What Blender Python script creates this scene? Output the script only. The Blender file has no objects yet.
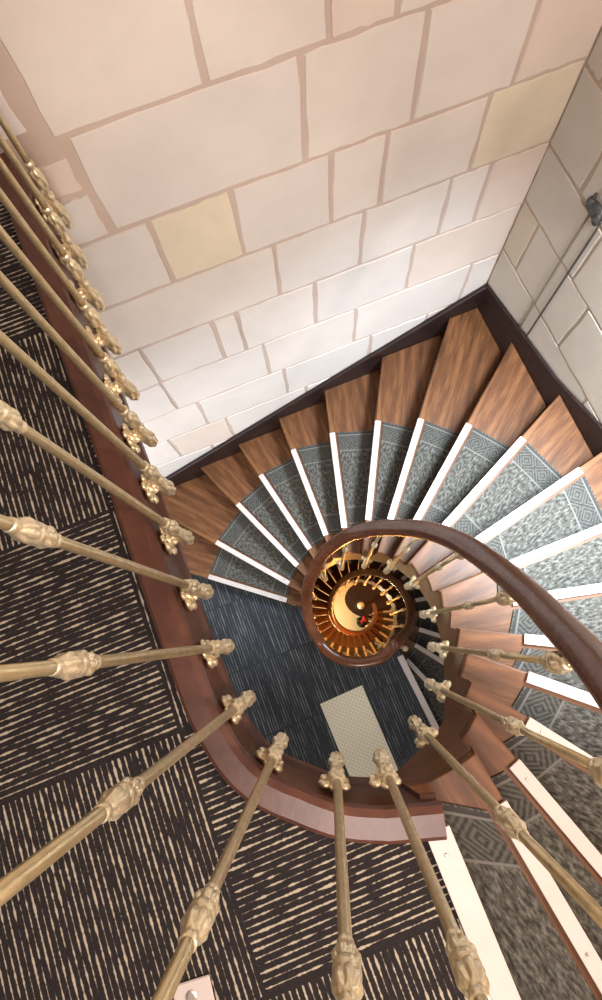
import bpy, bmesh, math, random
from mathutils import Vector, Matrix
import numpy as np

random.seed(7)
scene = bpy.context.scene
COL = scene.collection
PI = math.pi

# ------------------------------------------------------------------ camera
CAM_H = 1.25
F_PX = 570.0
cam_data = bpy.data.cameras.new('camera')
cam_data.sensor_fit = 'VERTICAL'
cam_data.sensor_height = 36.0
cam_data.lens = F_PX / 1000.0 * 36.0
cam_data.clip_start = 0.02
cam = bpy.data.objects.new('camera', cam_data)
COL.objects.link(cam)
down = Vector((29.0, -134.0, -F_PX)).normalized()      # world "down" seen from the tilted phone
ex = (Vector((1, 0, 0)) - down * down.x).normalized()
ez = -down
ey = ez.cross(ex)
cam.matrix_world = Matrix(((ex.x, ex.y, ex.z, 0), (ey.x, ey.y, ey.z, 0), (ez.x, ez.y, ez.z, CAM_H), (0, 0, 0, 1)))
scene.camera = cam

# ------------------------------------------------------------------ room frame
RA = math.radians(21.5)
UX, UY = math.cos(RA), math.sin(RA)
WALL_W = 1.48      # back wall plane
WALL_U = 1.57      # right wall plane


def room(u, w, z=0.0):
    return Vector((u * UX - w * UY, u * UY + w * UX, z))


def to_uw(p):
    return (p[0] * UX + p[1] * UY, -p[0] * UY + p[1] * UX)


# ------------------------------------------------------------------ world, lights, exposure
world = bpy.data.worlds.new('world')
scene.world = world
world.use_nodes = True
bg = world.node_tree.nodes['Background']
bg.inputs[0].default_value = (1.0, 0.95, 0.915, 1)
bg.inputs[1].default_value = 0.32
vs = scene.view_settings
vs.view_transform = 'Standard'
vs.look = 'None'
vs.gamma = 1.0
vs.use_curve_mapping = False
vs.exposure = 0.0


def area_light(name, loc, aim, size, size_y, energy, color):
    d = bpy.data.lights.new(name, 'AREA')
    d.shape = 'RECTANGLE'
    d.size = size
    d.size_y = size_y
    d.energy = energy
    d.color = color
    o = bpy.data.objects.new(name, d)
    COL.objects.link(o)
    o.location = loc
    o.rotation_euler = (Vector(aim) - Vector(loc)).to_track_quat('-Z', 'Y').to_euler()
    return o


def point_light(name, loc, energy, color, radius=0.08):
    d = bpy.data.lights.new(name, 'POINT')
    d.energy = energy
    d.color = color
    d.shadow_soft_size = radius
    o = bpy.data.objects.new(name, d)
    COL.objects.link(o)
    o.location = loc
    return o


# ceiling lamp over the landing, daylight window in the right wall, daylight from the lower landing, warm lamps further down
area_light('ceiling_lamp_light', room(-0.15, -1.0, 2.3), room(0.3, 0.3, 0.0), 0.5, 0.5, 58, (1.0, 0.89, 0.83))
w_ = area_light('right_window_light', room(1.47, 0.22, 0.15), room(1.10, 0.25, -1.3), 0.8, 0.5, 92, (0.76, 0.89, 1.0))
w_.data.spread = math.radians(95)
w_ = area_light('lower_window_light', room(-1.75, 0.55, -1.75), room(0.1, 1.3, -2.3), 0.8, 0.9, 24, (0.94, 0.97, 1.0))
w_.data.spread = math.radians(120)
point_light('lower_landing_lamp', room(-0.2, -1.5, -0.6), 60, (1.0, 0.93, 0.84))
point_light('right_fill_light', room(1.15, -0.9, 1.2), 112, (1.0, 0.79, 0.65), 0.1)  # added unseen warm fill to brighten the first treads on the right
point_light('lower_flight_lamp', room(0.20, -0.62, -6.1), 85, (1.0, 0.41, 0.09))
point_light('bottom_flight_lamp', room(0.9, 0.75, -7.2), 40, (1.0, 0.42, 0.10))
point_light('ground_floor_lamp', room(0.0, 0.2, -8.35), 25, (1.0, 0.80, 0.48))

# ------------------------------------------------------------------ materials


def new_mat(name):
    m = bpy.data.materials.new(name)
    m.use_nodes = True
    nt = m.node_tree
    return m, nt, nt.nodes['Principled BSDF']


class NB:
    """tiny node builder"""

    def __init__(self, nt):
        self.nt = nt

    def n(self, t, **kw):
        nd = self.nt.nodes.new(t)
        for k, v in kw.items():
            setattr(nd, k, v)
        return nd

    def link(self, a, b):
        self.nt.links.new(a, b)

    def setin(self, sock, v):
        if hasattr(v, 'is_linked') or isinstance(v, bpy.types.NodeSocket):
            self.link(v, sock)
        else:
            sock.default_value = v

    def math(self, op, a, b=None, c=None):
        nd = self.n('ShaderNodeMath', operation=op)
        self.setin(nd.inputs[0], a)
        if b is not None:
            self.setin(nd.inputs[1], b)
        if c is not None:
            self.setin(nd.inputs[2], c)
        return nd.outputs[0]

    def noise(self, vec, scale, detail=3, rough=0.55):
        nd = self.n('ShaderNodeTexNoise')
        nd.inputs['Scale'].default_value = scale
        nd.inputs['Detail'].default_value = detail
        nd.inputs['Roughness'].default_value = rough
        if vec is not None:
            self.link(vec, nd.inputs['Vector'])
        return nd.outputs['Fac']

    def mapping(self, vec, scale=(1, 1, 1), rot=(0, 0, 0), loc=(0, 0, 0)):
        nd = self.n('ShaderNodeMapping')
        nd.inputs['Scale'].default_value = scale
        nd.inputs['Rotation'].default_value = rot
        nd.inputs['Location'].default_value = loc
        self.link(vec, nd.inputs['Vector'])
        return nd.outputs[0]

    def ramp(self, fac, stops):
        nd = self.n('ShaderNodeValToRGB')
        cr = nd.color_ramp
        cr.elements[0].position = stops[0][0]
        cr.elements[0].color = (*stops[0][1], 1)
        cr.elements[1].position = stops[-1][0]
        cr.elements[1].color = (*stops[-1][1], 1)
        for p, c in stops[1:-1]:
            e = cr.elements.new(p)
            e.color = (*c, 1)
        self.link(fac, nd.inputs[0])
        return nd.outputs[0]

    def mix(self, fac, a, b):
        nd = self.n('ShaderNodeMix', data_type='RGBA')
        self.setin(nd.inputs[0], fac)
        for s, v in ((nd.inputs[6], a), (nd.inputs[7], b)):
            if isinstance(v, tuple):
                s.default_value = (*v, 1) if len(v) == 3 else v
            else:
                self.link(v, s)
        return nd.outputs[2]

    def bump(self, h, strength, dist, bsdf):
        nd = self.n('ShaderNodeBump')
        nd.inputs['Strength'].default_value = strength
        nd.inputs['Distance'].default_value = dist
        self.link(h, nd.inputs['Height'])
        self.link(nd.outputs[0], bsdf.inputs['Normal'])


def coords(b, which='Object'):
    return b.n('ShaderNodeTexCoord').outputs[which]


def wood_mat(name, dark, mid, light, rough=0.38, scale=(1.2, 16, 16), which='Object', spec=0.4):
    m, nt, p = new_mat(name)
    b = NB(nt)
    v = b.mapping(coords(b, which), scale=scale)
    f1 = b.noise(v, 2.2, 5, 0.6)
    f2 = b.noise(v, 7.0, 3, 0.6)
    f = b.math('ADD', b.math('MULTIPLY', f1, 0.7), b.math('MULTIPLY', f2, 0.3))
    col = b.ramp(f, [(0.33, dark), (0.5, mid), (0.66, light)])
    b.link(col, p.inputs['Base Color'])
    p.inputs['Roughness'].default_value = rough
    p.inputs['Specular IOR Level'].default_value = spec
    b.bump(f2, 0.12, 0.004, p)
    return m


def plain_mat(name, col, rough=0.6, metal=0.0, vary=0.12, scale=20, bump=0.0, spec=0.5):
    m, nt, p = new_mat(name)
    b = NB(nt)
    f = b.noise(coords(b), scale, 4)
    lo = tuple(c * (1 - vary) for c in col)
    hi = tuple(min(1, c * (1 + vary)) for c in col)
    b.link(b.ramp(f, [(0.3, lo), (0.7, hi)]), p.inputs['Base Color'])
    p.inputs['Roughness'].default_value = rough
    p.inputs['Metallic'].default_value = metal
    p.inputs['Specular IOR Level'].default_value = spec
    if bump:
        b.bump(f, bump, 0.01, p)
    return m


def stone_mat(name, col, vary=0.06):
    m, nt, p = new_mat(name)
    b = NB(nt)
    col = tuple(c * 0.86 for c in col)
    f = b.noise(coords(b), 2.3, 5, 0.6)
    f2 = b.noise(coords(b), 40, 3)
    lo = tuple(c * (1 - vary * 1.6) for c in col)
    hi = tuple(min(1, c * (1 + vary)) for c in col)
    b.link(b.ramp(f, [(0.3, lo), (0.7, hi)]), p.inputs['Base Color'])
    p.inputs['Roughness'].default_value = 0.85
    p.inputs['Specular IOR Level'].default_value = 0.2
    h = b.math('ADD', f, b.math('MULTIPLY', f2, 0.25))
    b.bump(h, 0.18, 0.01, p)
    return m


def brass_mat(name, col, rough=0.3, metal=0.85, relief=0.25):
    m, nt, p = new_mat(name)
    b = NB(nt)
    f = b.noise(coords(b), 55, 4)
    f2 = b.noise(coords(b), 180, 3)
    b.link(b.ramp(f, [(0.32, tuple(c * 0.84 for c in col)), (0.6, col)]), p.inputs['Base Color'])
    b.link(b.math('MULTIPLY_ADD', f2, 0.25, rough - 0.12), p.inputs['Roughness'])
    p.inputs['Metallic'].default_value = metal
    b.bump(b.math('ADD', f, b.math('MULTIPLY', f2, 0.6)), relief, 0.004, p)
    return m


def tile_carpet_mat(name, base, thread, pitch, thresh, turn, origin, noise_amt, stretch=7.0):
    """carpet tiles with broken cream pin-stripes; quarter-turned tile to tile when turn is set"""
    m, nt, p = new_mat(name)
    b = NB(nt)
    v = b.mapping(coords(b), loc=(0, 0, 0))
    nd = b.n('ShaderNodeVectorRotate', rotation_type='Z_AXIS')
    nd.inputs['Angle'].default_value = -RA
    b.link(v, nd.inputs['Vector'])
    sep = b.n('ShaderNodeSeparateXYZ')
    b.link(nd.outputs[0], sep.inputs[0])
    T = 0.505
    x = b.math('DIVIDE', b.math('SUBTRACT', sep.outputs[0], origin[0]), T)
    y = b.math('DIVIDE', b.math('SUBTRACT', sep.outputs[1], origin[1]), T)
    ix, iy = b.math('FLOOR', x), b.math('FLOOR', y)
    par = b.math('FLOORED_MODULO', b.math('ADD', ix, iy), 2.0)
    if not turn:
        par = b.math('MULTIPLY_ADD', par, 0.0, 1.0)
    # across / along the stripe
    ac = b.math('ADD', b.math('MULTIPLY', y, b.math('SUBTRACT', 1.0, par)), b.math('MULTIPLY', x, par))
    al = b.math('ADD', b.math('MULTIPLY', x, b.math('SUBTRACT', 1.0, par)), b.math('MULTIPLY', y, par))
    rows = b.math('MULTIPLY', ac, T / pitch)
    row = b.math('FLOOR', rows)
    fr = b.math('FRACT', rows)
    line = b.math('ABSOLUTE', b.math('SUBTRACT', fr, 0.5))
    comb = b.n('ShaderNodeCombineXYZ')
    b.link(b.math('MULTIPLY', al, stretch), comb.inputs[0])
    b.link(b.math('MULTIPLY', row, 3.37), comb.inputs[1])
    b.link(b.math('ADD', b.math('MULTIPLY', ix, 5.3), b.math('MULTIPLY', iy, 9.1)), comb.inputs[2])
    nz = b.noise(comb.outputs[0], 1.0, 3, 0.6)
    fine = b.noise(v, 160, 2)
    w = b.math('ADD', thresh, b.math('MULTIPLY', b.math('SUBTRACT', nz, 0.5), noise_amt))
    w = b.math('ADD', w, b.math('MULTIPLY', b.math('SUBTRACT', fine, 0.5), 0.20))
    d = b.math('SUBTRACT', w, line)
    mask = b.n('ShaderNodeMapRange')
    mask.inputs['From Min'].default_value = -0.04
    mask.inputs['From Max'].default_value = 0.06
    b.link(d, mask.inputs['Value'])
    mk = mask.outputs[0]
    # tile seam
    ex_ = b.math('ABSOLUTE', b.math('SUBTRACT', b.math('FRACT', x), 0.5))
    ey_ = b.math('ABSOLUTE', b.math('SUBTRACT', b.math('FRACT', y), 0.5))
    seam = b.math('GREATER_THAN', b.math('MAXIMUM', ex_, ey_), 0.491)
    mk = b.math('MULTIPLY', mk, b.math('SUBTRACT', 1.0, seam))
    thr = b.mix(nz, tuple(c * 0.75 for c in thread), thread)
    bs = b.mix(fine, tuple(c * 0.55 for c in base), tuple(c * 1.45 for c in base))
    b.link(b.mix(mk, bs, thr), p.inputs['Base Color'])
    p.inputs['Roughness'].default_value = 0.95
    p.inputs['Specular IOR Level'].default_value = 0.12
    b.bump(b.math('ADD', mk, fine), 0.35, 0.003, p)
    return m


def runner_mat(name):
    """grey stair carpet: mottled field, bordered band with concentric diamonds (uses the carpet's UVs in metres)"""
    m, nt, p = new_mat(name)
    b = NB(nt)
    uv = coords(b, 'UV')
    sep = b.n('ShaderNodeSeparateXYZ')
    b.link(uv, sep.inputs[0])
    u, v = sep.outputs[0], sep.outputs[1]
    WID = 0.62
    e = b.math('MINIMUM', u, b.math('SUBTRACT', WID, u))       # distance from the nearer long edge
    nz = b.noise(b.mapping(uv, scale=(1, 2.2, 1)), 42, 4, 0.65)
    nz2 = b.noise(uv, 11, 3)
    field = b.ramp(nz, [(0.34, (0.022, 0.0205, 0.017)), (0.5, (0.064, 0.060, 0.051)), (0.68, (0.142, 0.135, 0.121))])
    # band of diamonds
    q = 0.105
    fx = b.math('ABSOLUTE', b.math('DIVIDE', b.math('SUBTRACT', e, 0.073), q))
    fy = b.math('ABSOLUTE', b.math('SUBTRACT', b.math('FRACT', b.math('DIVIDE', v, q)), 0.5))
    dm = b.math('ADD', fx, fy)
    st = b.math('SINE', b.math('MULTIPLY', dm, 34.0))
    st = b.math('ADD', st, b.math('MULTIPLY', b.math('SUBTRACT', nz, 0.5), 4.5))
    band = b.ramp(b.math('MULTIPLY_ADD', st, 0.25, 0.5), [(0.2, (0.034, 0.032, 0.028)), (0.8, (0.088, 0.085, 0.076))])
    inband = b.math('MULTIPLY', b.math('GREATER_THAN', e, 0.022), b.math('LESS_THAN', e, 0.125))
    col = b.mix(inband, field, band)
    l1 = b.math('LESS_THAN', b.math('ABSOLUTE', b.math('SUBTRACT', e, 0.022)), 0.0035)
    l2 = b.math('LESS_THAN', b.math('ABSOLUTE', b.math('SUBTRACT', e, 0.125)), 0.0035)
    col = b.mix(b.math('MAXIMUM', l1, l2), col, (0.13, 0.124, 0.112))
    dk = b.math('LESS_THAN', b.math('ABSOLUTE', b.math('SUBTRACT', e, 0.012)), 0.006)
    col = b.mix(dk, col, (0.045, 0.042, 0.04))
    b.link(col, p.inputs['Base Color'])
    p.inputs['Roughness'].default_value = 0.95
    p.inputs['Specular IOR Level'].default_value = 0.1
    b.bump(b.math('ADD', nz, b.math('MULTIPLY', nz2, 0.5)), 0.4, 0.004, p)
    return m


def mat_weave(name):
    m, nt, p = new_mat(name)
    b = NB(nt)
    sep = b.n('ShaderNodeSeparateXYZ')
    b.link(coords(b), sep.inputs[0])
    s = 0.034
    a = b.math('DIVIDE', b.math('ADD', sep.outputs[0], sep.outputs[1]), s)
    c = b.math('DIVIDE', b.math('SUBTRACT', sep.outputs[0], sep.outputs[1]), s)
    fa = b.math('ABSOLUTE', b.math('SUBTRACT', b.math('FRACT', a), 0.5))
    fc = b.math('ABSOLUTE', b.math('SUBTRACT', b.math('FRACT', c), 0.5))
    d = b.math('MAXIMUM', fa, fc)
    mk = b.math('GREATER_THAN', d, 0.36)
    dot = b.math('LESS_THAN', b.math('ADD', fa, fc), 0.2)
    mk2 = b.math('MAXIMUM', mk, dot)
    col = b.mix(mk2, (0.58, 0.52, 0.39), (0.80, 0.75, 0.61))
    b.link(col, p.inputs['Base Color'])
    p.inputs['Roughness'].default_value = 0.9
    b.bump(mk2, 0.4, 0.004, p)
    return m


M = {}
M['tread'] = wood_mat('tread_oak', (0.040, 0.0155, 0.006), (0.104, 0.040, 0.0145), (0.19, 0.081, 0.032), 0.46, (1.0, 9, 9), spec=0.25)
M['riser'] = wood_mat('riser_wood', (0.05, 0.022, 0.012), (0.09, 0.04, 0.02), (0.13, 0.06, 0.03), 0.5)
M['string'] = wood_mat('string_wood', (0.009, 0.005, 0.005), (0.017, 0.008, 0.007), (0.028, 0.013, 0.011), 0.5, (3, 12, 12), spec=0.3)
M['inner_string'] = wood_mat('inner_string_wood', (0.05, 0.016, 0.009), (0.085, 0.028, 0.014), (0.13, 0.045, 0.02), 0.38, (4, 4, 14))
M['rail'] = wood_mat('rail_mahogany', (0.085, 0.026, 0.011), (0.11, 0.035, 0.015), (0.14, 0.048, 0.022), 0.24, (6, 6, 6), spec=0.55)
M['nosing'] = wood_mat('landing_edge_wood', (0.058, 0.020, 0.013), (0.080, 0.028, 0.018), (0.110, 0.042, 0.026), 0.40, (4, 4, 14), spec=0.45)
M['brass'] = brass_mat('brass', (0.74, 0.62, 0.38), 0.32, 0.85, 0.06)
M['cast'] = brass_mat('cast_brass', (1.0, 0.88, 0.62), 0.32, 0.78, 0.12)
M['strip'] = plain_mat('white_strip', (0.50, 0.435, 0.405), 0.45, 0, 0.04, 12)
M['screw'] = plain_mat('screw_metal', (0.45, 0.40, 0.36), 0.35, 0.8, 0.1, 60)
M['carpet_landing'] = tile_carpet_mat('striped_carpet_tiles', (0.020, 0.0165, 0.017), (0.40, 0.345, 0.265), 0.0132, 0.085, True, (0.0, 0.0), 0.75, 15.0)
M['carpet_lower'] = tile_carpet_mat('lower_carpet_tiles', (0.036, 0.039, 0.045), (0.17, 0.178, 0.19), 0.020, 0.08, False, (0.0, 0.0), 0.85, 2.2)
M['runner'] = runner_mat('stair_carpet')
M['mat'] = mat_weave('beige_mat')
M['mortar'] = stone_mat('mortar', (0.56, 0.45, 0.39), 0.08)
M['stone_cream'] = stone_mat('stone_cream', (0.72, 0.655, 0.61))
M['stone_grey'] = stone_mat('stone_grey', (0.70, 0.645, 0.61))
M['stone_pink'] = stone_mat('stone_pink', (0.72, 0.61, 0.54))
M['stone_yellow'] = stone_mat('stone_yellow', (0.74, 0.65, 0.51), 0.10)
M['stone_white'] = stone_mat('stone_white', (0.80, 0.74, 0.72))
M['stone_beige_shaded'] = stone_mat('stone_beige_shaded', (0.50, 0.44, 0.375))  # right wall stones: greyer beige, darkened in colour for the wall's shade
M['stone_sand_shaded'] = stone_mat('stone_sand_shaded', (0.52, 0.44, 0.35))
M['mortar_shaded'] = stone_mat('mortar_shaded', (0.40, 0.31, 0.235), 0.1)  # right wall mortar, its shade put into the colour too
M['plaster'] = stone_mat('plaster', (0.70, 0.62, 0.54))
M['dark_iron'] = plain_mat('dark_iron', (0.06, 0.055, 0.05), 0.5, 0.4, 0.3, 40, 0.3)
M['cable'] = plain_mat('cable_sheath', (0.035, 0.026, 0.02), 0.6)
M['cable_grey'] = plain_mat('cable_sheath_faded', (0.15, 0.12, 0.09), 0.7)
M['cream_floor'] = plain_mat('cream_floor_tiles', (0.74, 0.66, 0.46), 0.5, 0, 0.1, 3)
M['dark_rug'] = plain_mat('dark_rug', (0.035, 0.018, 0.014), 0.95, 0, 0.3, 30)
M['white_glaze'] = plain_mat('white_glaze', (0.9, 0.88, 0.84), 0.3)
M['black_lacquer'] = plain_mat('black_lacquer', (0.015, 0.012, 0.012), 0.3)
M['red_petal'] = plain_mat('red_petal', (0.55, 0.03, 0.03), 0.6)
M['leaf'] = plain_mat('dark_leaf', (0.03, 0.04, 0.02), 0.6)

# ------------------------------------------------------------------ mesh helpers


def mesh_obj(name, verts, faces, mats, parent=None, smooth=False, uvs=None, midx=None, recalc=True):
    me = bpy.data.meshes.new(name)
    me.from_pydata([tuple(v) for v in verts], [], faces)
    for mt in (mats if isinstance(mats, (list, tuple)) else [mats]):
        me.materials.append(mt)
    if midx:
        for p, i in zip(me.polygons, midx):
            p.material_index = i
    if uvs:
        layer = me.uv_layers.new(name='UVMap')
        for p in me.polygons:
            for li in p.loop_indices:
                layer.data[li].uv = uvs[me.loops[li].vertex_index]
    if recalc:
        bm = bmesh.new()
        bm.from_mesh(me)
        bmesh.ops.recalc_face_normals(bm, faces=bm.faces)
        bm.to_mesh(me)
        bm.free()
    if smooth:
        for p in me.polygons:
            p.use_smooth = True
    me.update()
    o = bpy.data.objects.new(name, me)
    COL.objects.link(o)
    if parent:
        o.parent = parent
    return o


def bevel(o, w, seg=2, angle=35):
    md = o.modifiers.new('bevel', 'BEVEL')
    md.width = w
    md.segments = seg
    md.limit_method = 'ANGLE'
    md.angle_limit = math.radians(angle)
    return o


def thing(name, label, cat, loc=(0, 0, 0), group=None):
    o = bpy.data.objects.new(name, None)
    o.empty_display_size = 0.05
    COL.objects.link(o)
    o.location = loc
    tag(o, label, cat, group)
    return o


def tag(o, label, cat, group=None):
    o['label'] = label
    o['category'] = cat
    if group:
        o['group'] = group
    return o


def structure(o, label, cat):
    o['kind'] = 'structure'
    o['label'] = label
    o['category'] = cat
    return o


def prism(poly, z0, z1):
    """vertical prism over a 2-D polygon"""
    n = len(poly)
    v = [(p[0], p[1], z0) for p in poly] + [(p[0], p[1], z1) for p in poly]
    f = [list(range(n))[::-1], list(range(n, 2 * n))]
    for i in range(n):
        j = (i + 1) % n
        f.append([i, j, n + j, n + i])
    return v, f


def merge(parts):
    V, F = [], []
    for v, f in parts:
        k = len(V)
        V += list(v)
        F += [[i + k for i in ff] for ff in f]
    return V, F


def lathe(profile, seg=16, lobes=0, amp=0.0, twist=0.0):
    """profile: list of (z, r, lobe weight)"""
    V, F = [], []
    for z, r, wgt in profile:
        for s in range(seg):
            a = 2 * PI * s / seg
            rr = r * (1 + amp * wgt * math.cos(lobes * a + twist * z)) if lobes else r
            V.append((rr * math.cos(a), rr * math.sin(a), z))
    n = len(profile)
    for i in range(n - 1):
        for s in range(seg):
            t = (s + 1) % seg
            F.append([i * seg + s, i * seg + t, (i + 1) * seg + t, (i + 1) * seg + s])
    F.append(list(range(seg))[::-1])
    F.append([(n - 1) * seg + s for s in range(seg)])
    return V, F


def catmull(pts, per=8, closed=False):
    P = [np.array(p, float) for p in pts]
    out = []
    n = len(P)
    for i in range(n - 1):
        p0 = P[i - 1] if i > 0 else 2 * P[0] - P[1]
        p1, p2 = P[i], P[i + 1]
        p3 = P[i + 2] if i + 2 < n else 2 * P[-1] - P[-2]
        for s in range(per):
            t = s / per
            out.append(0.5 * ((2 * p1) + (p2 - p0) * t + (2 * p0 - 5 * p1 + 4 * p2 - p3) * t * t + (3 * p1 - p0 - 3 * p2 + p3) * t ** 3))
    out.append(P[-1])
    return out


def sweep(path, section):
    """sweep a closed 2-D section (side, up) along a 3-D path; 'side' is horizontal, to the left of travel"""
    V, F = [], []
    n, m = len(path), len(section)
    for i, p in enumerate(path):
        a = path[max(0, i - 1)]
        b = path[min(n - 1, i + 1)]
        t = Vector(b) - Vector(a)
        t.normalize()
        side = Vector((-t.y, t.x, 0)).normalized()
        up = t.cross(side) * 1.0
        if up.z < 0:
            up = -up
        for s, h in section:
            V.append(tuple(Vector(p) + side * s + up * h))
    for i in range(n - 1):
        for k in range(m):
            l = (k + 1) % m
            F.append([i * m + k, i * m + l, (i + 1) * m + l, (i + 1) * m + k])
    F.append(list(range(m)))
    F.append([(n - 1) * m + k for k in range(m)][::-1])
    return V, F


def tube(path, r, seg=8):
    sec = [(r * math.cos(2 * PI * k / seg), r * math.sin(2 * PI * k / seg)) for k in range(seg)]
    V, F = [], []
    n = len(path)
    for i, p in enumerate(path):
        t = (Vector(path[min(n - 1, i + 1)]) - Vector(path[max(0, i - 1)])).normalized()
        ref = Vector((0, 0, 1)) if abs(t.z) < 0.9 else Vector((1, 0, 0))
        s = t.cross(ref).normalized()
        u = s.cross(t)
        for a, c in sec:
            V.append(tuple(Vector(p) + s * a + u * c))
    for i in range(n - 1):
        for k in range(seg):
            l = (k + 1) % seg
            F.append([i * seg + k, i * seg + l, (i + 1) * seg + l, (i + 1) * seg + k])
    F.append(list(range(seg))[::-1])
    F.append([(n - 1) * seg + k for k in range(seg)])
    return V, F


def blob(center, rad, seg=8, rings=5):
    V, F = [], []
    cx, cy, cz = center
    rx, ry, rz = rad
    for i in range(rings + 1):
        th = PI * i / rings
        for s in range(seg):
            a = 2 * PI * s / seg
            V.append((cx + rx * math.sin(th) * math.cos(a), cy + ry * math.sin(th) * math.sin(a), cz + rz * math.cos(th)))
    for i in range(rings):
        for s in range(seg):
            t = (s + 1) % seg
            F.append([i * seg + s, i * seg + t, (i + 1) * seg + t, (i + 1) * seg + s])
    return V, F


def leafy(profile, seg=36, step=0.004, lobes=6, depth=0.0032):
    """lathe-turned ornament with overlapping leaf relief cut into the swelling parts"""
    P = []
    for (z0, r0, w0), (z1, r1, w1) in zip(profile, profile[1:]):
        n = max(1, int(round((z1 - z0) / step)))
        for q in range(n):
            t = q / n
            t2 = t * t * (3 - 2 * t)
            P.append((z0 + (z1 - z0) * t, r0 + (r1 - r0) * t2, w0 + (w1 - w0) * t))
    P.append(profile[-1])
    V, F = [], []
    for z, r, w in P:
        for s_ in range(seg):
            a = 2 * PI * s_ / seg
            tier = z / 0.034
            ph = PI / lobes * (int(math.floor(tier)) % 2)
            fr_ = tier - math.floor(tier)
            leaf = abs(math.cos(lobes * (a + ph) / 2.0)) ** 0.7
            d = depth * w * ((leaf - 0.6) * 1.3 + 0.55 * (0.5 - abs(fr_ - 0.45)) - 0.25)
            rr = max(0.002, r + d)
            V.append((rr * math.cos(a), rr * math.sin(a), z))
    n = len(P)
    for i in range(n - 1):
        for s_ in range(seg):
            t = (s_ + 1) % seg
            F.append([i * seg + s_, i * seg + t, (i + 1) * seg + t, (i + 1) * seg + s_])
    F.append(list(range(seg))[::-1])
    F.append([(n - 1) * seg + s_ for s_ in range(seg)])
    return V, F


# ------------------------------------------------------------------ stone walls
STONES = ['stone_cream', 'stone_grey', 'stone_pink', 'stone_yellow', 'stone_white']


def stone_wall(name, a0, a1, z0, z1, courses, place, label, stones=STONES, mortar='mortar'):
    """courses: list of (z low, z high, [joints], {index: stone colour}); blocks stand 9 mm proud of the mortar"""
    rnd = random.Random(len(name) * 13 + 5)
    mats = [M[mortar]] + [M[s] for s in stones]
    V, F, MI = [], [], []

    def quad(pts, mi):
        k = len(V)
        V.extend(pts)
        F.append([k, k + 1, k + 2, k + 3])
        MI.append(mi)
    quad([place(a0, z0, 0), place(a1, z0, 0), place(a1, z1, 0), place(a0, z1, 0)], 0)
    quad([place(a0, z0, -0.25), place(a0, z1, -0.25), place(a1, z1, -0.25), place(a1, z0, -0.25)], 0)
    for entry in courses:
        zl, zh, joints, cols = entry[:4]
        ea, eb = entry[4:6] if len(entry) > 4 else (a0, a1)
        edges = [ea] + [j for j in joints if ea < j < eb] + [eb]
        for i in range(len(edges) - 1):
            l, r = edges[i], edges[i + 1]
            g = 0.0078
            c = cols.get(i)
            lo, hi = zl, zh
            if c is None:
                c = rnd.choices([0, 1, 2, 4], [5, 4, 1.2, 1.2])[0]
            if r - l < 0.05:
                continue
            # outline with slightly irregular edges
            ring = []
            nn = 7

            def wob(k=0.0042):
                return rnd.uniform(-k, k)
            for s in range(nn):
                ring.append((l + g + (r - l - 2 * g) * s / nn + wob(), lo + g + wob()))
            for s in range(4):
                ring.append((r - g + wob(), lo + g + (hi - lo - 2 * g) * s / 4 + wob()))
            for s in range(nn):
                ring.append((r - g - (r - l - 2 * g) * s / nn + wob(), hi - g + wob()))
            for s in range(4):
                ring.append((l + g + wob(), hi - g - (hi - lo - 2 * g) * s / 4 + wob()))
            cu = sum(q[0] for q in ring) / len(ring)
            cz = sum(q[1] for q in ring) / len(ring)
            k = len(V)
            n = len(ring)
            tilt = rnd.uniform(-0.002, 0.002)
            for (a, z) in ring:
                V.append(place(a, z, -0.002))
            for (a, z) in ring:
                a2 = cu + (a - cu) * (1 - 0.007 / max(0.1, r - l))
                z2 = cz + (z - cz) * (1 - 0.02)
                V.append(place(a2, z2, 0.005 + tilt))
            for s in range(n):
                t = (s + 1) % n
                F.append([k + s, k + t, k + n + t, k + n + s])
                MI.append(1 + c)
            F.append([k + n + s for s in range(n)])
            MI.append(1 + c)
    o = mesh_obj(name, V, F, mats, midx=MI, recalc=False)
    structure(o, label, 'wall')
    return o


BOT = -9.0
rw = random.Random(3)


def rand_joints(a0, a1):
    j, x = [], a0 + rw.uniform(0.2, 0.5)
    while x < a1:
        j.append(x)
        x += rw.uniform(0.28, 0.62)
    return j


KB = WALL_W / 1.46                    # courses were measured on slightly nearer planes
KR = WALL_U / 1.52
A0, A1 = -2.6, WALL_U / KB
back = [
    (0.02, 0.365, [0.235, 0.59, 0.79, 1.22], {0: 0, 1: 0, 2: 2, 3: 0, 4: 2}, -0.205, A1),
    (0.06, 0.365, [-2.1, -1.6, -1.1, -0.62], {4: 4}, A0, -0.245),
    (-0.35, 0.02, [0.507, 0.89, 1.26], {0: 1, 1: 0, 2: 0, 3: 2}, -0.175, A1),
    (-0.155, -0.03, [-2.0, -1.5, -0.95, -0.42], {4: 2}, A0, -0.19),
    (-0.35, -0.165, [-2.2, -1.7, -1.1, -0.7, -0.36], {5: 1}, A0, -0.185),
    (-0.69, -0.35, [-2.2, -1.7, -1.1, -0.6, -0.06, 0.235, 0.60, 0.805, 1.19], {4: 1, 5: 3, 6: 1, 7: 0, 8: 0, 9: 3}),
    (-1.03, -0.69, [-2.1, -1.6, -1.0, -0.45, 0.355, 0.74, 1.12, 1.295], {4: 0, 5: 1, 6: 0, 7: 0, 8: 2}),
    (-1.38, -1.03, [-2.2, -1.5, -0.9, -0.324, 0.02, 0.138, 0.517, 1.01], {3: 0, 4: 1, 5: 0, 6: 0, 7: 1, 8: 2}),
    (-1.73, -1.38, [-2.0, -1.4, -0.8, -0.33, 0.225, 0.74, 1.39], {3: 1, 4: 1, 5: 0, 6: 0}),
    (-2.07, -1.73, [-2.1, -1.6, -1.1, -0.65, -0.22, 0.31, 0.85, 1.2], {5: 1, 6: 1}),
]
z = 0.365
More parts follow.
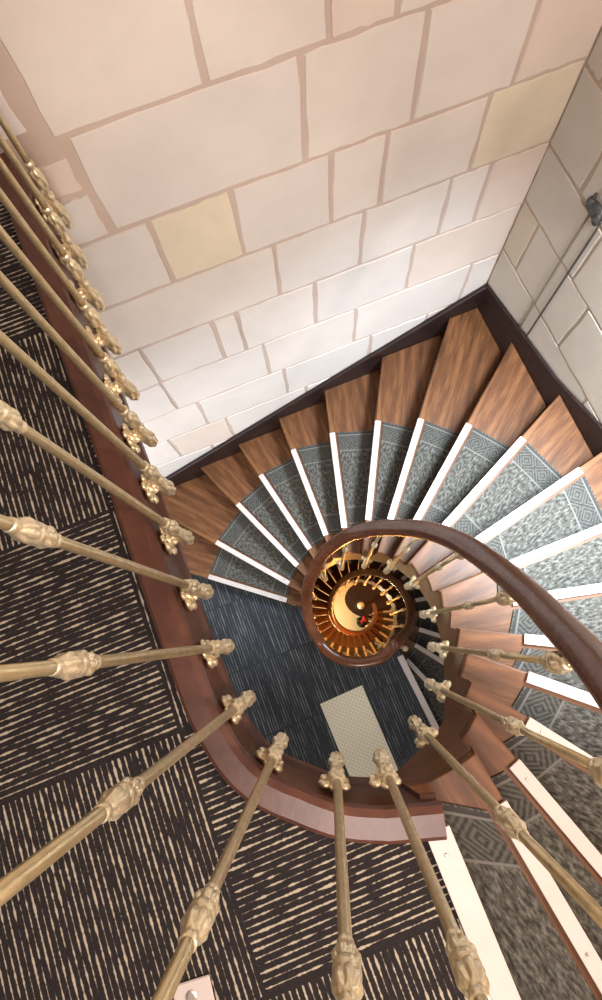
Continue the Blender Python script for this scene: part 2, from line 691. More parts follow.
while z < 2.7:
    back.append((z, min(z + 0.345, 2.8), rand_joints(A0, A1), {}))
    z += 0.345
z = -2.07
while z > BOT:
    back.append((max(z - 0.345, BOT), z, rand_joints(A0, A1), {}))
    z -= 0.345
stone_wall('wall_back', A0, A1, BOT, 2.8, back, lambda a, zz, d: tuple(room(a * KB, WALL_W - d, CAM_H + (zz - CAM_H) * KB)), 'cream stone block back wall with pinkish mortar joints')
R0, R1 = -2.2, WALL_W / KR
right = [
    (0.0, 0.33, [-1.6, -1.0, -0.4, 0.1, 0.75, 1.15], {}),
    (-0.345, 0.0, [-1.7, -1.1, -0.6, 0.0, 0.5, 0.93, 1.33], {}),
    (-0.67, -0.345, [-1.5, -0.9, -0.2, 0.3, 0.7, 1.18], {5: 4, 6: 0}),
    (-0.96, -0.67, [-1.7, -1.1, -0.5, 0.05, 0.5, 0.985], {5: 1, 6: 0}),
    (-1.29, -0.96, [-1.5, -0.9, -0.3, 0.35, 0.84, 1.29], {4: 0, 5: 1, 6: 2}),
    (-1.61, -1.29, [-1.6, -1.0, -0.5, 0.1, 0.55, 1.1], {}),
]
z = 0.33
while z < 2.7:
    right.append((z, min(z + 0.33, 2.8), rand_joints(R0, R1), {}))
    z += 0.33
z = -1.61
while z > BOT:
    right.append((max(z - 0.33, BOT), z, rand_joints(R0, R1), {}))
    z -= 0.33
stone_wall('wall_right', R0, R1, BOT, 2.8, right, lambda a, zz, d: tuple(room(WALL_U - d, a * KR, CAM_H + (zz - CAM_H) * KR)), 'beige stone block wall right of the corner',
           ['stone_beige_shaded', 'stone_beige_shaded', 'stone_sand_shaded', 'stone_sand_shaded', 'stone_beige_shaded'], 'mortar_shaded')


def slab(name, u0, u1, w0, w1, z0, z1, mat, label, cat):
    v, f = prism([room(u0, w0), room(u1, w0), room(u1, w1), room(u0, w1)], z0, z1)
    return structure(mesh_obj(name, v, f, mat), label, cat)


slab('wall_left', -2.8, -2.62, -2.2, WALL_W, BOT, 2.8, M['plaster'], 'pale plaster wall at the far left of the stairwell', 'wall')
slab('wall_front', -2.6, WALL_U, -2.4, -2.21, BOT, -0.3, M['plaster'], 'pale plaster wall below the landing, near side', 'wall')
slab('ceiling', -2.8, WALL_U + 0.2, -2.4, WALL_W + 0.2, 2.8, 2.95, M['plaster'], 'plain pale ceiling over the stairwell', 'ceiling')

# ------------------------------------------------------------------ stair geometry
H = 0.17
SC = np.array([0.192, 0.146])
SR = 0.529
PHI = [-68.5, -60.8, -50.5, -32.5, -19.5, -6.0, 8.4, 21.2, 33.4, 46.8, 59.7, 71.4, 82.9, 96.1, 110.2, 123.1, 134.0, 150.5, 163.1]
S_RAW = [(.224, -.364), (.385, -.362), (.472, -.310), (.563, -.233), (.628, -.119), (.681, -.003), (.700, .136), (.685, .269), (.645, .410), (.548, .514),
         (.438, .573), (.326, .619), (.216, .648), (.081, .633), (-.031, .613), (-.141, .548), (-.231, .454), (-.298, .344), (-.325, .232)]
WELL = [(.09, -.338), (.16, -.337), (.225, -.325), (.327, -.268), (.37, -.217), (.41, -.139), (.44, -.066), (.46, .014), (.47, .10), (.462, .185), (.435, .265),
        (.395, .335), (.335, .40), (.26, .445), (.18, .475), (.09, .485), (0, .465), (-.075, .42), (-.13, .35), (-.17, .28), (-.19, .20), (-.19, .12),
        (-.165, .02), (-.12, -.07), (-.05, -.15), (.05, -.205), (.15, -.225), (.25, -.215), (.34, -.185), (.42, -.11)]
WELLC = catmull(WELL, 6)


def isect_poly(s, d, poly):
    """first crossing of the line s + t d (t<0, walking inwards) with a polyline"""
    best = None
    for i in range(len(poly) - 1):
        a, b = np.array(poly[i]), np.array(poly[i + 1])
        e = b - a
        det = d[0] * -e[1] + d[1] * e[0]
        if abs(det) < 1e-9:
            continue
        r = a - s
        t = (r[0] * -e[1] + r[1] * e[0]) / det
        q = (d[0] * r[1] - d[1] * r[0]) / det
        if -0.001 <= q <= 1.001 and t < 0.05:
            if best is None or t > best[0]:
                best = (t, i + q)
    return best


def wall_hit(s, d, umax, wmax, wmin):
    su, sw = to_uw(s)
    du = d[0] * UX + d[1] * UY
    dw = -d[0] * UY + d[1] * UX
    ts = []
    if du > 1e-6:
        ts.append((umax - su) / du)
    if dw > 1e-6:
        ts.append((wmax - sw) / dw)
    if dw < -1e-6:
        ts.append((wmin - sw) / dw)
    if du < -1e-6:
        ts.append((-2.5 - su) / du)
    return min(ts)


U_IN, W_IN = 1.545, 1.445
lines = []
for k in range(19):
    ph = math.radians(PHI[k])
    d = np.array([math.cos(ph), math.sin(ph)])
    s = np.array(S_RAW[k])
    hit = isect_poly(s, d, WELLC)
    lw = hit[0] if hit else -0.1
    lines.append(dict(z=-k * H, s=s, d=d, phi=ph, tw=lw, wi=hit[1] if hit else 0, to=wall_hit(s, d, U_IN, W_IN, -2.15), L=0.62))


def local(line):
    return Matrix.Translation((line['s'][0], line['s'][1], line['z'])) @ Matrix.Rotation(line['phi'], 4, 'Z')


def strip_mesh(L, w=0.031, screws=True):
    v, f = prism([(0, -w), (L, -w), (L, 0.004), (0, 0.004)], 0.004, 0.0125)
    mi = [0] * len(f)
    x = 0.045
    if screws:
        while x < L:
            vv, ff = lathe([(0.0125, 0.0042, 0), (0.0140, 0.0042, 0), (0.0148, 0.0025, 0)], 8)
            k = len(v)
            v = list(v) + [(a + x, b - w / 2, c) for a, b, c in vv]
            f += [[i + k for i in q] for q in ff]
            mi += [1] * len(ff)
            x += 0.28
    return v, f, mi


def build_flight(root, lines, wellpts, corner=None, carpet=True, screws=True, under=0):
    for k in range(1, len(lines)):
        a, c = lines[k - 1], lines[k]
        mw = local(c)
        inv = mw.inverted()

        def L2(p):
            q = inv @ Vector((p[0], p[1], c['z']))
            return (q.x, q.y)
        P = lambda ln, t: ln['s'] + ln['d'] * t
        # inner edge: points of the well curve between the two lines
        inner = []
        i0, i1 = a['wi'], c['wi']
        deep = under if k == 1 else 0
        i0 -= deep
        for j in range(int(math.floor(i0)) + 1, int(math.ceil(i1))):
            inner.append(wellpts[j])
        ring = [P(c, c['tw'] - 0.012), P(c, c['to'])]
        if corner is not None:
            ua, wa = to_uw(P(a, a['to']))
            uc, wc = to_uw(P(c, c['to']))
            if abs(ua - U_IN) < 1e-3 and abs(wc - W_IN) < 1e-3:
                cr = room(U_IN, W_IN)
                ring.append((cr.x, cr.y))
        back_off = 0.0
        ring.append(P(a, a['to']))
        if not deep:
            ring.append(P(a, a['tw']))
        ring += [np.array(p) for p in inner]
        poly = [L2(p) for p in ring]
        # drop repeats
        pl = [poly[0]]
        for q in poly[1:]:
            if math.hypot(q[0] - pl[-1][0], q[1] - pl[-1][1]) > 0.004:
                pl.append(q)
        v, f = prism(pl, -0.042, 0.0)
        t = mesh_obj('tread', v, f, M['tread'], root)
        t.matrix_parent_inverse = Matrix.Identity(4)
        t.matrix_local = mw
        bevel(t, 0.008, 2, 50)
        # riser below the front edge
        v, f = prism([(c['tw'] + 0.02, -0.055), (c['to'], -0.055), (c['to'], -0.028), (c['tw'] + 0.02, -0.028)], -H + 0.0, -0.042)
        mesh_obj('riser', v, f, M['riser'], t)
        if carpet:
            nu, nv = 8, 4
            V, UV, F = [], [], []
            for i in range(nu + 1):
                for j in range(nv + 1):
                    x = i / nu
                    pf = np.array(L2(P(c, c['L'] * x))) + np.array([0, -0.045])
                    pb = np.array(L2(P(a, a['L'] * x)))
                    q = pf + (pb - pf) * j / nv
                    V.append((q[0], q[1], 0.007))
                    UV.append((x * 0.62, -np.hypot(*(pb - pf)) * j / nv))
            for i in range(nu):
                for j in range(nv):
                    F.append([i * (nv + 1) + j, (i + 1) * (nv + 1) + j, (i + 1) * (nv + 1) + j + 1, i * (nv + 1) + j + 1])
            n = len(V)
            # thickness: rim down to the tread
            rim = [i * (nv + 1) for i in range(nu + 1)] + [nu * (nv + 1) + j for j in range(1, nv + 1)] + \
                  [i * (nv + 1) + nv for i in range(nu - 1, -1, -1)] + [j for j in range(nv - 1, 0, -1)]
            for q in rim:
                V.append((V[q][0], V[q][1], 0.0))
                UV.append(UV[q])
            for i in range(len(rim)):
                j = (i + 1) % len(rim)
                F.append([rim[i], rim[j], n + j, n + i])
            mesh_obj('stair_carpet', V, F, M['runner'], t, uvs=UV)
        v, f, mi = strip_mesh(c['L'], screws=screws)
        bevel(mesh_obj('nosing_strip', v, f, [M['strip'], M['screw']], t, midx=mi), 0.002, 1)


def ribbon_string(name, pts, zs_top, zs_bot, mat, root, th=0.03):
    """curved board: pts plan path, given top and bottom heights, thickness to the right of travel"""
    V, F = [], []
    n = len(pts)
    for i in range(n):
        a = np.array(pts[max(0, i - 1)])
        b = np.array(pts[min(n - 1, i + 1)])
        t = (b - a) / (np.hypot(*(b - a)) + 1e-9)
        nr = np.array([t[1], -t[0]])
        p = np.array(pts[i])
        q = p + nr * th
        V += [(p[0], p[1], zs_top[i]), (p[0], p[1], zs_bot[i]), (q[0], q[1], zs_bot[i]), (q[0], q[1], zs_top[i])]
    for i in range(n - 1):
        for k in range(4):
            l = (k + 1) % 4
            F.append([i * 4 + k, i * 4 + l, i * 4 + 4 + l, i * 4 + 4 + k])
    F.append([0, 1, 2, 3])
    F.append([(n - 1) * 4 + k for k in (3, 2, 1, 0)])
    return mesh_obj(name, V, F, mat, root)


stair = thing('winding_staircase', 'upper winding stair of oak treads with grey carpet and white nosing strips', 'staircase', (0, 0, 0))
CORNER = True
build_flight(stair, lines, WELLC, CORNER, under=5)
# white strip closing the upper landing edge
v, f, mi = strip_mesh(1.6, 0.046)
o = mesh_obj('nosing_strip', v, f, [M['strip'], M['screw']], stair, midx=mi)
o.matrix_local = local(lines[0])
bevel(o, 0.002, 1)

# cut string under the tread ends, following the well
pts, zt, zb = [], [], []
kidx = [ln['wi'] for ln in lines]


def k_at(wi, idx):
    for k in range(len(idx) - 1):
        if wi <= idx[k + 1]:
            return k + (wi - idx[k]) / (idx[k + 1] - idx[k])
    return len(idx) - 1


i0, i1 = int(math.ceil(kidx[0])) - 5, int(kidx[18])
for i in range(i0, i1 + 1):
    k = k_at(i, kidx)
    step = math.ceil(k - 1e-6)
    pts.append(WELLC[i])
    zt.append(-max(1, step) * H - 0.042)
    zb.append(-k * H - 0.42)
ribbon_string('inner_string', pts, zt, zb, M['inner_string'], stair, 0.028)

# wall strings: two straight boards against the stone, stepping line as one sloped edge
zc_top = -1.60


def wall_string(name, pts, depth, inward):
    """board along plan points with top heights, thickness inward"""
    V, F = [], []
    for p, zz in pts:
        q = p + Vector(inward)
        V += [(p.x, p.y, zz), (p.x, p.y, zz - depth), (q.x, q.y, zz - depth), (q.x, q.y, zz)]
    for i in range(len(pts) - 1):
        for k in range(4):
            l = (k + 1) % 4
            F.append([i * 4 + k, i * 4 + l, i * 4 + 4 + l, i * 4 + 4 + k])
    n = (len(pts) - 1) * 4
    F += [[0, 1, 2, 3], [n + 3, n + 2, n + 1, n]]
    return bevel(mesh_obj(name, V, F, M['string'], stair), 0.006, 2)


inb = tuple(room(0, -(WALL_W - W_IN - 0.008)))
inr = tuple(room(-(WALL_U - U_IN - 0.008), 0))
wu, ww = WALL_U - 0.008, WALL_W - 0.008
wall_string('wall_string', [(room(wu, ww), -1.665), (room(-1.9, ww), -3.26)], 0.36, inb)
wall_string('wall_string', [(room(wu, ww), -1.665), (room(wu, 0.75), -1.50), (room(wu, 0.35), -1.33), (room(wu, -0.4), -0.85)], 0.62, inr)

# ------------------------------------------------------------------ upper landing
TIPS = [(.112, -.273), (.011, -.28), (-.116, -.240), (-.194, -.147), (-.248, -.029), (-.303, .101), (-.358, .235), (-.412, .365), (-.468, .499),
        (-.526, .634), (-.585, .772), (-.645, .911), (-.706, 1.050), (-.768, 1.190)]
axis = [np.array(t) for t in TIPS]


def normals(path):
    out = []
    for i in range(len(path)):
        a, b = path[max(0, i - 1)], path[min(len(path) - 1, i + 1)]
        t = (b - a) / np.hypot(*(b - a))
        out.append(np.array([-t[1], t[0]]))       # to the left of travel
    return out


AX = [np.array((.210, -.264))] + axis + [np.array((-.86, 1.40))]
AXC = catmull(AX, 6)
nrm = normals(AXC)
# travel runs from the stair start round to the back wall: the void lies on the right, the landing on the left
EDGE = [p + n * -0.042 for p, n in zip(AXC, nrm)]
if (EDGE[20] - np.array([0.1, 0.1])) @ (EDGE[20] - np.array([0.1, 0.1])) < (AXC[20] - np.array([0.1, 0.1])) @ (AXC[20] - np.array([0.1, 0.1])):
    nrm = [-n for n in nrm]
    EDGE = [p + n * -0.042 for p, n in zip(AXC, nrm)]
EDGE = [e - n * 0.024 * min(1.0, max(0.0, (15 - i) / 8)) for i, (e, n) in enumerate(zip(EDGE, nrm))]     # wider towards the stair
VOID = nrm                                          # towards the open well
# profile of the timber edge, (distance towards the void, height)
prof = [(-0.058, 0.0), (-0.058, 0.014), (-0.050, 0.020), (-0.010, 0.020), (0.004, 0.014), (0.008, 0.002), (0.004, -0.012), (-0.004, -0.020),
        (-0.004, -0.19), (0.006, -0.205), (0.006, -0.235), (-0.02, -0.245), (-0.058, -0.245)]
V, F = [], []
m = len(prof)
for i, (p, n) in enumerate(zip(EDGE, VOID)):
    shrink = 0.30 if i < 3 else (0.65 if i == 3 else 1.0)      # over the first tread only the thin nosing runs on
    for s, h in prof:
        q = p + n * s
        V.append((q[0], q[1], h if h > -0.1 else h * shrink))
for i in range(len(EDGE) - 1):
    for k in range(m):
        l = (k + 1) % m
        F.append([i * m + k, i * m + l, (i + 1) * m + l, (i + 1) * m + k])
F.append(list(range(m)))
F.append([(len(EDGE) - 1) * m + k for k in range(m)][::-1])
structure(mesh_obj('trim_1', V, F, M['nosing']), 'curved reddish brown timber edge around the landing opening', 'landing edge')

OUT = [p + n * -0.057 for p, n in zip(EDGE, VOID)]
d0 = lines[0]['d']
s0 = lines[0]['s']
nb = np.array([d0[1], -d0[0]])                       # backwards from the strip, onto the landing
OUTB = [p for p in OUT if (p - s0) @ nb > 0.004]
t0 = (OUTB[0] - s0) @ d0
poly = [s0 + d0 * 2.0, s0 + d0 * (t0 + 0.002)] + OUTB
far = [room(-2.6, WALL_W), room(-2.6, -2.6), room(0.35, -2.6)]
poly += [np.array((room(to_uw(OUT[-1])[0], WALL_W)).to_2d())] + [np.array((q.x, q.y)) for q in far]
v, f = prism([tuple(p) for p in poly], -0.24, 0.0)
# carpet material is laid out from the tile corner, so move the mesh origin there
ORG = Vector((-0.4985, 0.2745, 0))
v = [(a - ORG.x, b - ORG.y, c) for a, b, c in v]
fl = mesh_obj('floor', v, f, M['carpet_landing'])
fl.location = ORG
structure(fl, 'upper landing floor in dark carpet tiles with broken cream stripes', 'floor')

# loose metal strip end at the bottom edge of the picture
ths = thing('threshold_strip', 'short pale metal strip with a round screw on the striped carpet at the bottom edge', 'threshold strip', (-0.208, -0.612, 0.001))
v, f = prism([(0, 0), (0.074, 0), (0.074, 0.5), (0, 0.5)], 0, 0.006)
bevel(mesh_obj('strip', v, f, M['strip'], ths), 0.002, 1)
v, f = lathe([(0.006, 0.011, 0), (0.0075, 0.011, 0), (0.0085, 0.007, 0)], 14)
mesh_obj('screw', [(a + 0.04, b + 0.025, c) for a, b, c in v], f, M['screw'], ths)
ths.rotation_euler = (0, 0, math.radians(196.5))
ths.location = (-0.236, -0.627, 0.001)

# ------------------------------------------------------------------ balusters
BTOP = 1.30


def finial_profile():
    pr = [(0.0, 0.004, 0), (0.008, 0.012, 0.3), (0.025, 0.019, 1), (0.05, 0.0235, 1), (0.075, 0.0225, 1), (0.10, 0.017, 0.8), (0.118, 0.012, 0), (0.124, 0.0175, 0),
          (0.136, 0.0185, 0), (0.142, 0.012, 0), (0.152, 0.014, 0.6), (0.172, 0.0205, 1), (0.195, 0.0225, 1), (0.215, 0.019, 1), (0.232, 0.0135, 0.3), (0.238, 0.017, 0),
          (0.248, 0.017, 0), (0.254, 0.012, 0), (0.285, 0.0098, 0)]
    return [(z, r * 0.74 if r > 0.0145 else min(r, 0.0074), w) for z, r, w in pr]


def collar_profile(c):
    pr = [(-0.068, 0.0095, 0), (-0.064, 0.0135, 0), (-0.056, 0.0135, 0), (-0.052, 0.0115, 0), (-0.044, 0.0165, 1), (-0.028, 0.0205, 1), (-0.014, 0.0195, 1), (-0.010, 0.0165, 0),
          (-0.006, 0.0215, 0), (0.006, 0.0215, 0), (0.010, 0.0165, 0), (0.014, 0.0195, 1), (0.028, 0.0205, 1), (0.044, 0.0165, 1), (0.052, 0.0115, 0), (0.056, 0.0135, 0),
          (0.064, 0.0135, 0), (0.068, 0.0095, 0)]
    return [(c + a * 0.74, max(0.0068, b * 0.60), w) for a, b, w in pr]


def mk_mesh(name, vf, mat, smooth=True):
    o = mesh_obj(name, vf[0], vf[1], mat, smooth=smooth)
    return o


def rosette_mesh():
    """acanthus rosette on the timber face, arm reaching out to the baluster foot; +x points from the face to the baluster"""
    parts = []
    for i in range(8):
        a = 2 * PI * i / 8
        rr = 0.024 + 0.006 * (i % 2)
        parts.append(blob((-0.040 + 0.004 * (i % 2), rr * math.cos(a), rr * math.sin(a) * 1.25), (0.008, 0.0125, 0.015), 8, 5))
    parts.append(blob((-0.034, 0, 0), (0.013, 0.018, 0.02), 8, 5))
    for i in range(5):
        a = 2 * PI * i / 5 + 0.4
        parts.append(blob((-0.022, 0.010 * math.cos(a), 0.010 * math.sin(a)), (0.010, 0.009, 0.009), 7, 4))
    parts.append(tube([(-0.03, 0, 0), (-0.015, 0, -0.006), (0.0, 0, -0.012)], 0.009, 8))
    return merge(parts)


proto = {}
rod = mk_mesh('baluster', lathe([(0.25, 0.0088, 0), (0.28, 0.0085, 0), (0.60, 0.0075, 0), (0.9, 0.0066, 0), (BTOP, 0.0064, 0)], 14), M['brass'])
fin = mk_mesh('base_finial', leafy(finial_profile(), 30, 0.004, 5, 0.0045), M['cast'])
colr = mk_mesh('collar', leafy(collar_profile(0.885), 36, 0.0025, 7, 0.003), M['cast'])
topf = mk_mesh('top_finial', leafy([(a, r * 1.45, w) for a, r, w in collar_profile(BTOP - 0.055)], 30, 0.003, 6, 0.004), M['cast'])
ros = mk_mesh('rosette_bracket', rosette_mesh(), M['cast'])
for c in (fin, colr, topf, ros):
    c.parent = rod
ros.location = (0, 0, 0.095)
used = [False]


def put_baluster(parent, x, y, ztip, ang, twist=0.0):
    if not used[0]:
        r = rod
        used[0] = True
    else:
        r = rod.copy()
        COL.objects.link(r)
        for ch in (fin, colr, topf, ros):
            c = ch.copy()
            COL.objects.link(c)
            c.parent = r
    r.parent = parent
    r.location = (x, y, ztip)
    r.rotation_euler = (0, 0, ang)
    return r


RAILSEC = []
for k in range(20):
    a = 2 * PI * k / 20
    cx, cy = math.cos(a), math.sin(a)
    RAILSEC.append((0.0315 * math.copysign(abs(cx) ** 0.8, cx), 0.027 * math.copysign(abs(cy) ** 0.8, cy) if cy > 0 else 0.026 * cy))

land_bal = thing('landing_balustrade', 'brass baluster railing standing along the striped landing edge, nearest the viewer', 'balustrade', (0, 0, 0))
axn = normals(axis)
for i, (p, n) in enumerate(zip(axis, axn)):
    j = int(np.argmin([np.hypot(*(q - p)) for q in AXC]))
    n = VOID[j]
    put_baluster(land_bal, p[0], p[1], -0.20, math.atan2(n[1], n[0]))
RZ = 1.125
rail_path = [(p[0], p[1], RZ) for p in AXC[::-1]]
o = mesh_obj('handrail', *sweep(rail_path[:-6], RAILSEC), M['rail'], land_bal, smooth=True)

# ------------------------------------------------------------------ flight balustrade
stair_bal = thing('stair_balustrade', 'dark mahogany handrail on brass balusters spiralling down the inner side of the upper flight', 'balustrade', (0, 0, 0))
wn = normals([np.array(p) for p in WELLC])          # left of travel = towards the well
INS = [np.array(p) + n * 0.06 for p, n in zip(WELLC, wn)]
for j in range(10):
    kk = (0.95, 2.4, 4.15, 6.0, 7.8, 9.6, 11.4, 13.2, 15.0, 16.8)[j]
    k0 = int(kk)
    wi = kidx[k0] + (kidx[k0 + 1] - kidx[k0]) * (kk - k0)
    i = int(round(wi))
    p = INS[i]
    n = wn[i]
    zt_ = -kk * H + 1.00 + 0.05 * min(1.0, max(0.0, (6 - kk) / 3)) - 0.03 - BTOP
    if j < 4:                                       # the four nearest, measured off their collars
        p = ((0.225, -0.232), (0.312, -0.153), (0.378, -0.046), (0.407, 0.082))[j]
    put_baluster(stair_bal, p[0], p[1], zt_, math.atan2(n[1], n[0]))
rp = [(.115, -.275, RZ)]
for i in range(int(kidx[0]) + 2, int(kidx[18]) + 1):
    k = k_at(i, kidx)
    z = -k * H + 1.00 + 0.05 * min(1.0, max(0.0, (6 - k) / 3))
    rp.append((INS[i][0], INS[i][1], min(RZ, z)))
z18 = rp[-1][2]
rest = list(range(int(kidx[18]) + 1, len(WELLC)))
ZL = -19 * H
for q, i in enumerate(rest):
    t = q / (len(rest) - 1)
    zz = z18 + (ZL + 0.97 - z18) * min(1, t * 3.0)
    rp.append((INS[i][0], INS[i][1], zz))
rp = [rp[0]] + rp[1:]
sm = [np.array(p) for p in rp]
for _ in range(3):
    sm = [sm[0]] + [(sm[i - 1] + 2 * sm[i] + sm[i + 1]) / 4 for i in range(1, len(sm) - 1)] + [sm[-1]]
mesh_obj('handrail', *sweep([tuple(p) for p in sm], RAILSEC), M['rail'], stair_bal, smooth=True)
for q in range(4, len(rest), 7):
    i = rest[q]
    put_baluster(stair_bal, INS[i][0], INS[i][1], ZL + 0.97 - 0.03 - BTOP, math.atan2(wn[i][1], wn[i][0]))

# ------------------------------------------------------------------ lower landing
w18 = kidx[18]
ln18 = lines[18]
L0 = dict(s=np.array((.527, -.127)), phi=math.radians(-64.5))
L0['d'] = np.array([math.cos(L0['phi']), math.sin(L0['phi'])])
hole = [np.array(p) for p in WELLC[int(w18):]]
lp = [tuple(ln18['s'] + ln18['d'] * 1.25), tuple(ln18['s'] + ln18['d'] * ln18['tw'])] + [tuple(p) for p in hole[1:]] + \
     [tuple(L0['s']), tuple(L0['s'] + L0['d'] * 2.2)]
lp += [tuple(room(0.2, -2.2).to_2d()), tuple(room(-2.6, -2.2).to_2d()), tuple(room(-2.6, WALL_W).to_2d()), tuple(room(-1.2, WALL_W).to_2d())]
v, f = prism(lp, ZL - 0.22, ZL)
o = mesh_obj('floor', v, f, M['carpet_lower'])
structure(o, 'lower landing floor in dark blue black streaked carpet', 'floor')
pts = hole
ribbon_string('trim_2', pts, [ZL + 0.012] * len(pts), [ZL - 0.26] * len(pts), M['inner_string'], None, -0.012)
bpy.data.objects['trim_2']['kind'] = 'structure'

# mat on the lower landing
mp = [(-.08, -.507), (.235, -.371), (.575, -1.175), (.262, -1.311)]
cx, cy = np.mean([p[0] for p in mp]), np.mean([p[1] for p in mp])
angm = math.atan2(mp[1][1] - mp[0][1], mp[1][0] - mp[0][0])
rot = lambda p: ((p[0] - cx) * math.cos(-angm) - (p[1] - cy) * math.sin(-angm), (p[0] - cx) * math.sin(-angm) + (p[1] - cy) * math.cos(-angm))
v, f = prism([rot(p) for p in mp], 0, 0.012)
o = mesh_obj('doormat', v, f, M['mat'])
o.location = (cx, cy, ZL + 0.001)
o.rotation_euler = (0, 0, angm)
bevel(o, 0.004, 2)
tag(o, 'beige patterned mat lying on the dark blue lower landing carpet', 'doormat')

# ------------------------------------------------------------------ lower spiral
low = thing('lower_staircase', 'lower winding stair lit orange, coiling down to the cream ground floor', 'staircase', (0, 0, 0))


def drift(zz):
    return np.array([0.028, 0.030]) * (-(zz + 1.6))


NLOW = 34
phl = [-64.5, -47, -32, -17.5, -2, 10, 22.5]
while len(phl) < NLOW + 1:
    phl.append(phl[-1] + 12.6)
llines = []
for k in range(NLOW + 1):
    zz = ZL - k * H
    ph = math.radians(phl[k])
    d = np.array([math.cos(ph), math.sin(ph)])
    c = SC + drift(zz)
    s = c + d * SR
    if k == 0:
        s = L0['s'] + L0['d'] * 0.09
    llines.append(dict(z=zz, s=s, d=d, phi=ph, tw=-0.185 if k else -0.09, wi=k * 4.0, to=min(1.0, wall_hit(s, d, U_IN, W_IN, -2.1)), L=0.62))
wl, zl_ = [], []
for k in range(NLOW):
    a, b_ = llines[k], llines[k + 1]
    for q in range(4):
        t = q / 4
        ph = a['phi'] + (b_['phi'] - a['phi']) * t
        zz = a['z'] - H * t
        c = SC + drift(zz)
        wl.append(c + np.array([math.cos(ph), math.sin(ph)]) * (SR - 0.185))
wl.append(llines[-1]['s'] + llines[-1]['d'] * -0.185)
for q in range(4):                                  # the first lower tread starts square to the landing edge
    wl[q] = L0['s'] + (wl[4] - L0['s']) * q / 4
build_flight(low, llines, wl, None, True, False)
v, f, mi = strip_mesh(1.2, 0.042, False)
o = mesh_obj('nosing_strip', v, f, [M['strip'], M['screw']], low, midx=mi)
o.matrix_local = local(dict(s=L0['s'] + L0['d'] * 0.03, phi=L0['phi'], z=ZL))
zt = [-max(1, math.ceil(i / 4 - 1e-6)) * H + ZL - 0.042 for i in range(len(wl))]
zb = [max(BOT + 0.002, -(i / 4) * H + ZL - 0.40) for i in range(len(wl))]
ribbon_string('inner_string', wl, zt, zb, M['inner_string'], low, 0.028)

low_bal = thing('lower_balustrade', 'handrail and glinting brass balusters around the lower orange lit well', 'balustrade', (0, 0, 0))
ln_ = normals(wl)
ins = [p + n * 0.03 for p, n in zip(wl, ln_)]
rp = [tuple(np.append(INS[-1], ZL + 1.0))]
for i in range(6, len(wl)):
    rp.append((ins[i][0], ins[i][1], ZL - i / 4 * H + 1.0))
sm = [np.array(p) for p in rp]
for _ in range(3):
    sm = [sm[0]] + [(sm[i - 1] + 2 * sm[i] + sm[i + 1]) / 4 for i in range(1, len(sm) - 1)] + [sm[-1]]
mesh_obj('handrail', *sweep([tuple(p) for p in sm], RAILSEC), M['rail'], low_bal, smooth=True)
for i in range(3, len(wl) - 3, 6):
    k = math.ceil(i / 4)
    put_baluster(low_bal, ins[i][0], ins[i][1], ZL - i / 4 * H + 1.0 - 0.03 - BTOP, math.atan2(ln_[i][1], ln_[i][0]))

# ------------------------------------------------------------------ ground floor
o = slab('floor', -2.6, WALL_U, -2.2, WALL_W, BOT - 0.1, BOT, M['cream_floor'], 'cream ground floor seen down the middle of the stairwell', 'floor')
# dark oval rug, white lamp on a black stand, red flowers in a pot
v, f = lathe([(0.0, 0.36, 0), (0.012, 0.36, 0), (0.014, 0.34, 0)], 32)
o = mesh_obj('rug', [(a * 1.2, b * 0.9, c) for a, b, c in v], f, M['dark_rug'])
o.location = (0.70, 0.60, BOT + 0.001)
tag(o, 'dark round rug on the cream ground floor far below', 'rug')
lampx, lampy = 0.52, 0.46
tb = thing('side_table', 'small black round table under the white vase at the foot of the stairwell', 'table', (lampx, lampy, BOT))
v, f = lathe([(0.42, 0.09, 0), (0.44, 0.10, 0), (0.45, 0.095, 0)], 20)
mesh_obj('tabletop', v, f, M['black_lacquer'], tb)
v, f = lathe([(0.0, 0.07, 0), (0.02, 0.06, 0), (0.06, 0.02, 0), (0.40, 0.018, 0), (0.42, 0.04, 0)], 14)
mesh_obj('pedestal', v, f, M['black_lacquer'], tb)
v, f = lathe([(0, 0.03, 0), (0.02, 0.045, 0), (0.08, 0.062, 0), (0.14, 0.05, 0), (0.18, 0.025, 0), (0.22, 0.03, 0)], 18)
o = mesh_obj('vase', v, f, M['white_glaze'], smooth=True)
o.location = (lampx, lampy, BOT + 0.4505)
tag(o, 'small bright white vase on the black table far below', 'vase')
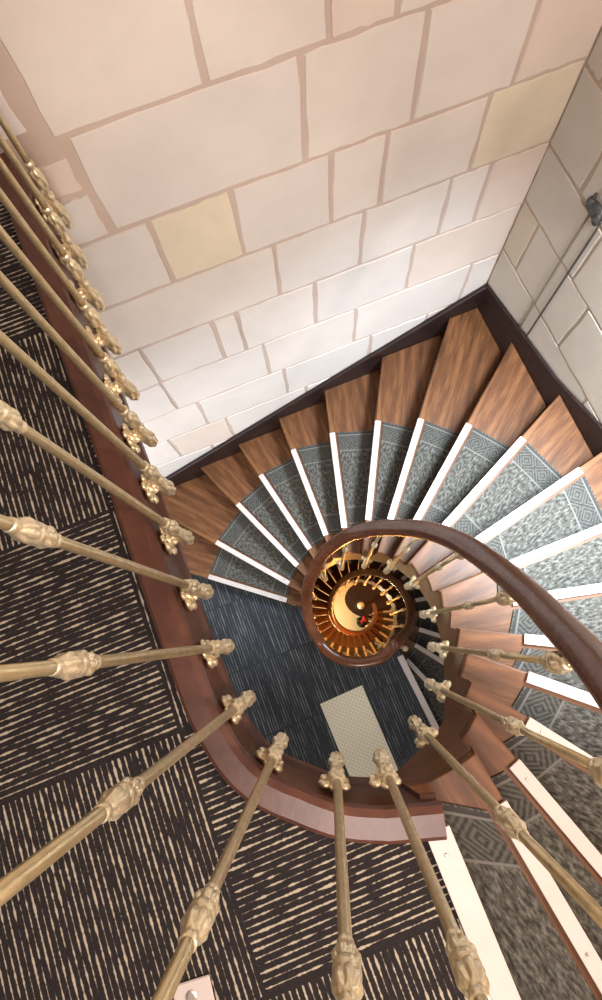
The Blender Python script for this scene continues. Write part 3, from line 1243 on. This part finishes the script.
pl = thing('flowering_plant', 'red flowered plant in a dark pot on the ground floor far below', 'plant', (0.555, 0.20, BOT))
v, f = lathe([(0, 0.06, 0), (0.02, 0.07, 0), (0.16, 0.09, 0), (0.18, 0.095, 0)], 16)
mesh_obj('pot', v, f, M['black_lacquer'], pl)
rp_ = random.Random(11)
parts = []
for i in range(16):
    a = rp_.uniform(0, 2 * PI)
    r = rp_.uniform(0.02, 0.10)
    parts.append(blob((r * math.cos(a), r * math.sin(a), 0.24 + rp_.uniform(-0.03, 0.05)), (0.035, 0.02, 0.014), 7, 4))
mesh_obj('leaf', *merge(parts), M['leaf'], pl, smooth=True)
parts = []
for i in range(7):
    a = rp_.uniform(0, 2 * PI)
    r = rp_.uniform(0.0, 0.05)
    parts.append(blob((0.01 + r * math.cos(a), 0.03 + r * math.sin(a), 0.33 + rp_.uniform(-0.02, 0.03)), (0.026, 0.026, 0.02), 8, 5))
mesh_obj('flower', *merge(parts), M['red_petal'], pl, smooth=True)

# ------------------------------------------------------------------ cables and their bracket on the right wall
xw = WALL_U - 0.012
for w_, mt, lab, r in ((1.118, 'cable_grey', 'faded thin cable running down the right stone wall, nearer the corner', 0.004),
                       (1.050, 'cable', 'black thin cable running down the right stone wall, farther from the corner', 0.0042)):
    path = [room(xw, w_, -0.71 - i * 0.098) for i in range(10)]
    o = mesh_obj('wall_cable', *tube([tuple(p) for p in path], r, 8), M[mt], smooth=True)
    tag(o, lab, 'cable')
br = thing('cable_bracket', 'dark iron bracket holding two cables on the right stone wall at the frame edge', 'bracket', room(WALL_U - 0.006, 1.098, -0.69))
br.rotation_euler = (0, 0, RA)
parts = [blob((-0.012, 0, 0), (0.014, 0.055, 0.035), 10, 6), blob((-0.018, 0.035, 0.01), (0.016, 0.02, 0.028), 8, 5), blob((-0.018, -0.03, -0.01), (0.016, 0.022, 0.03), 8, 5),
         blob((-0.02, 0.03, 0.045), (0.008, 0.009, 0.02), 7, 4)]
mesh_obj('cast_body', *merge(parts), M['dark_iron'], br, smooth=True)
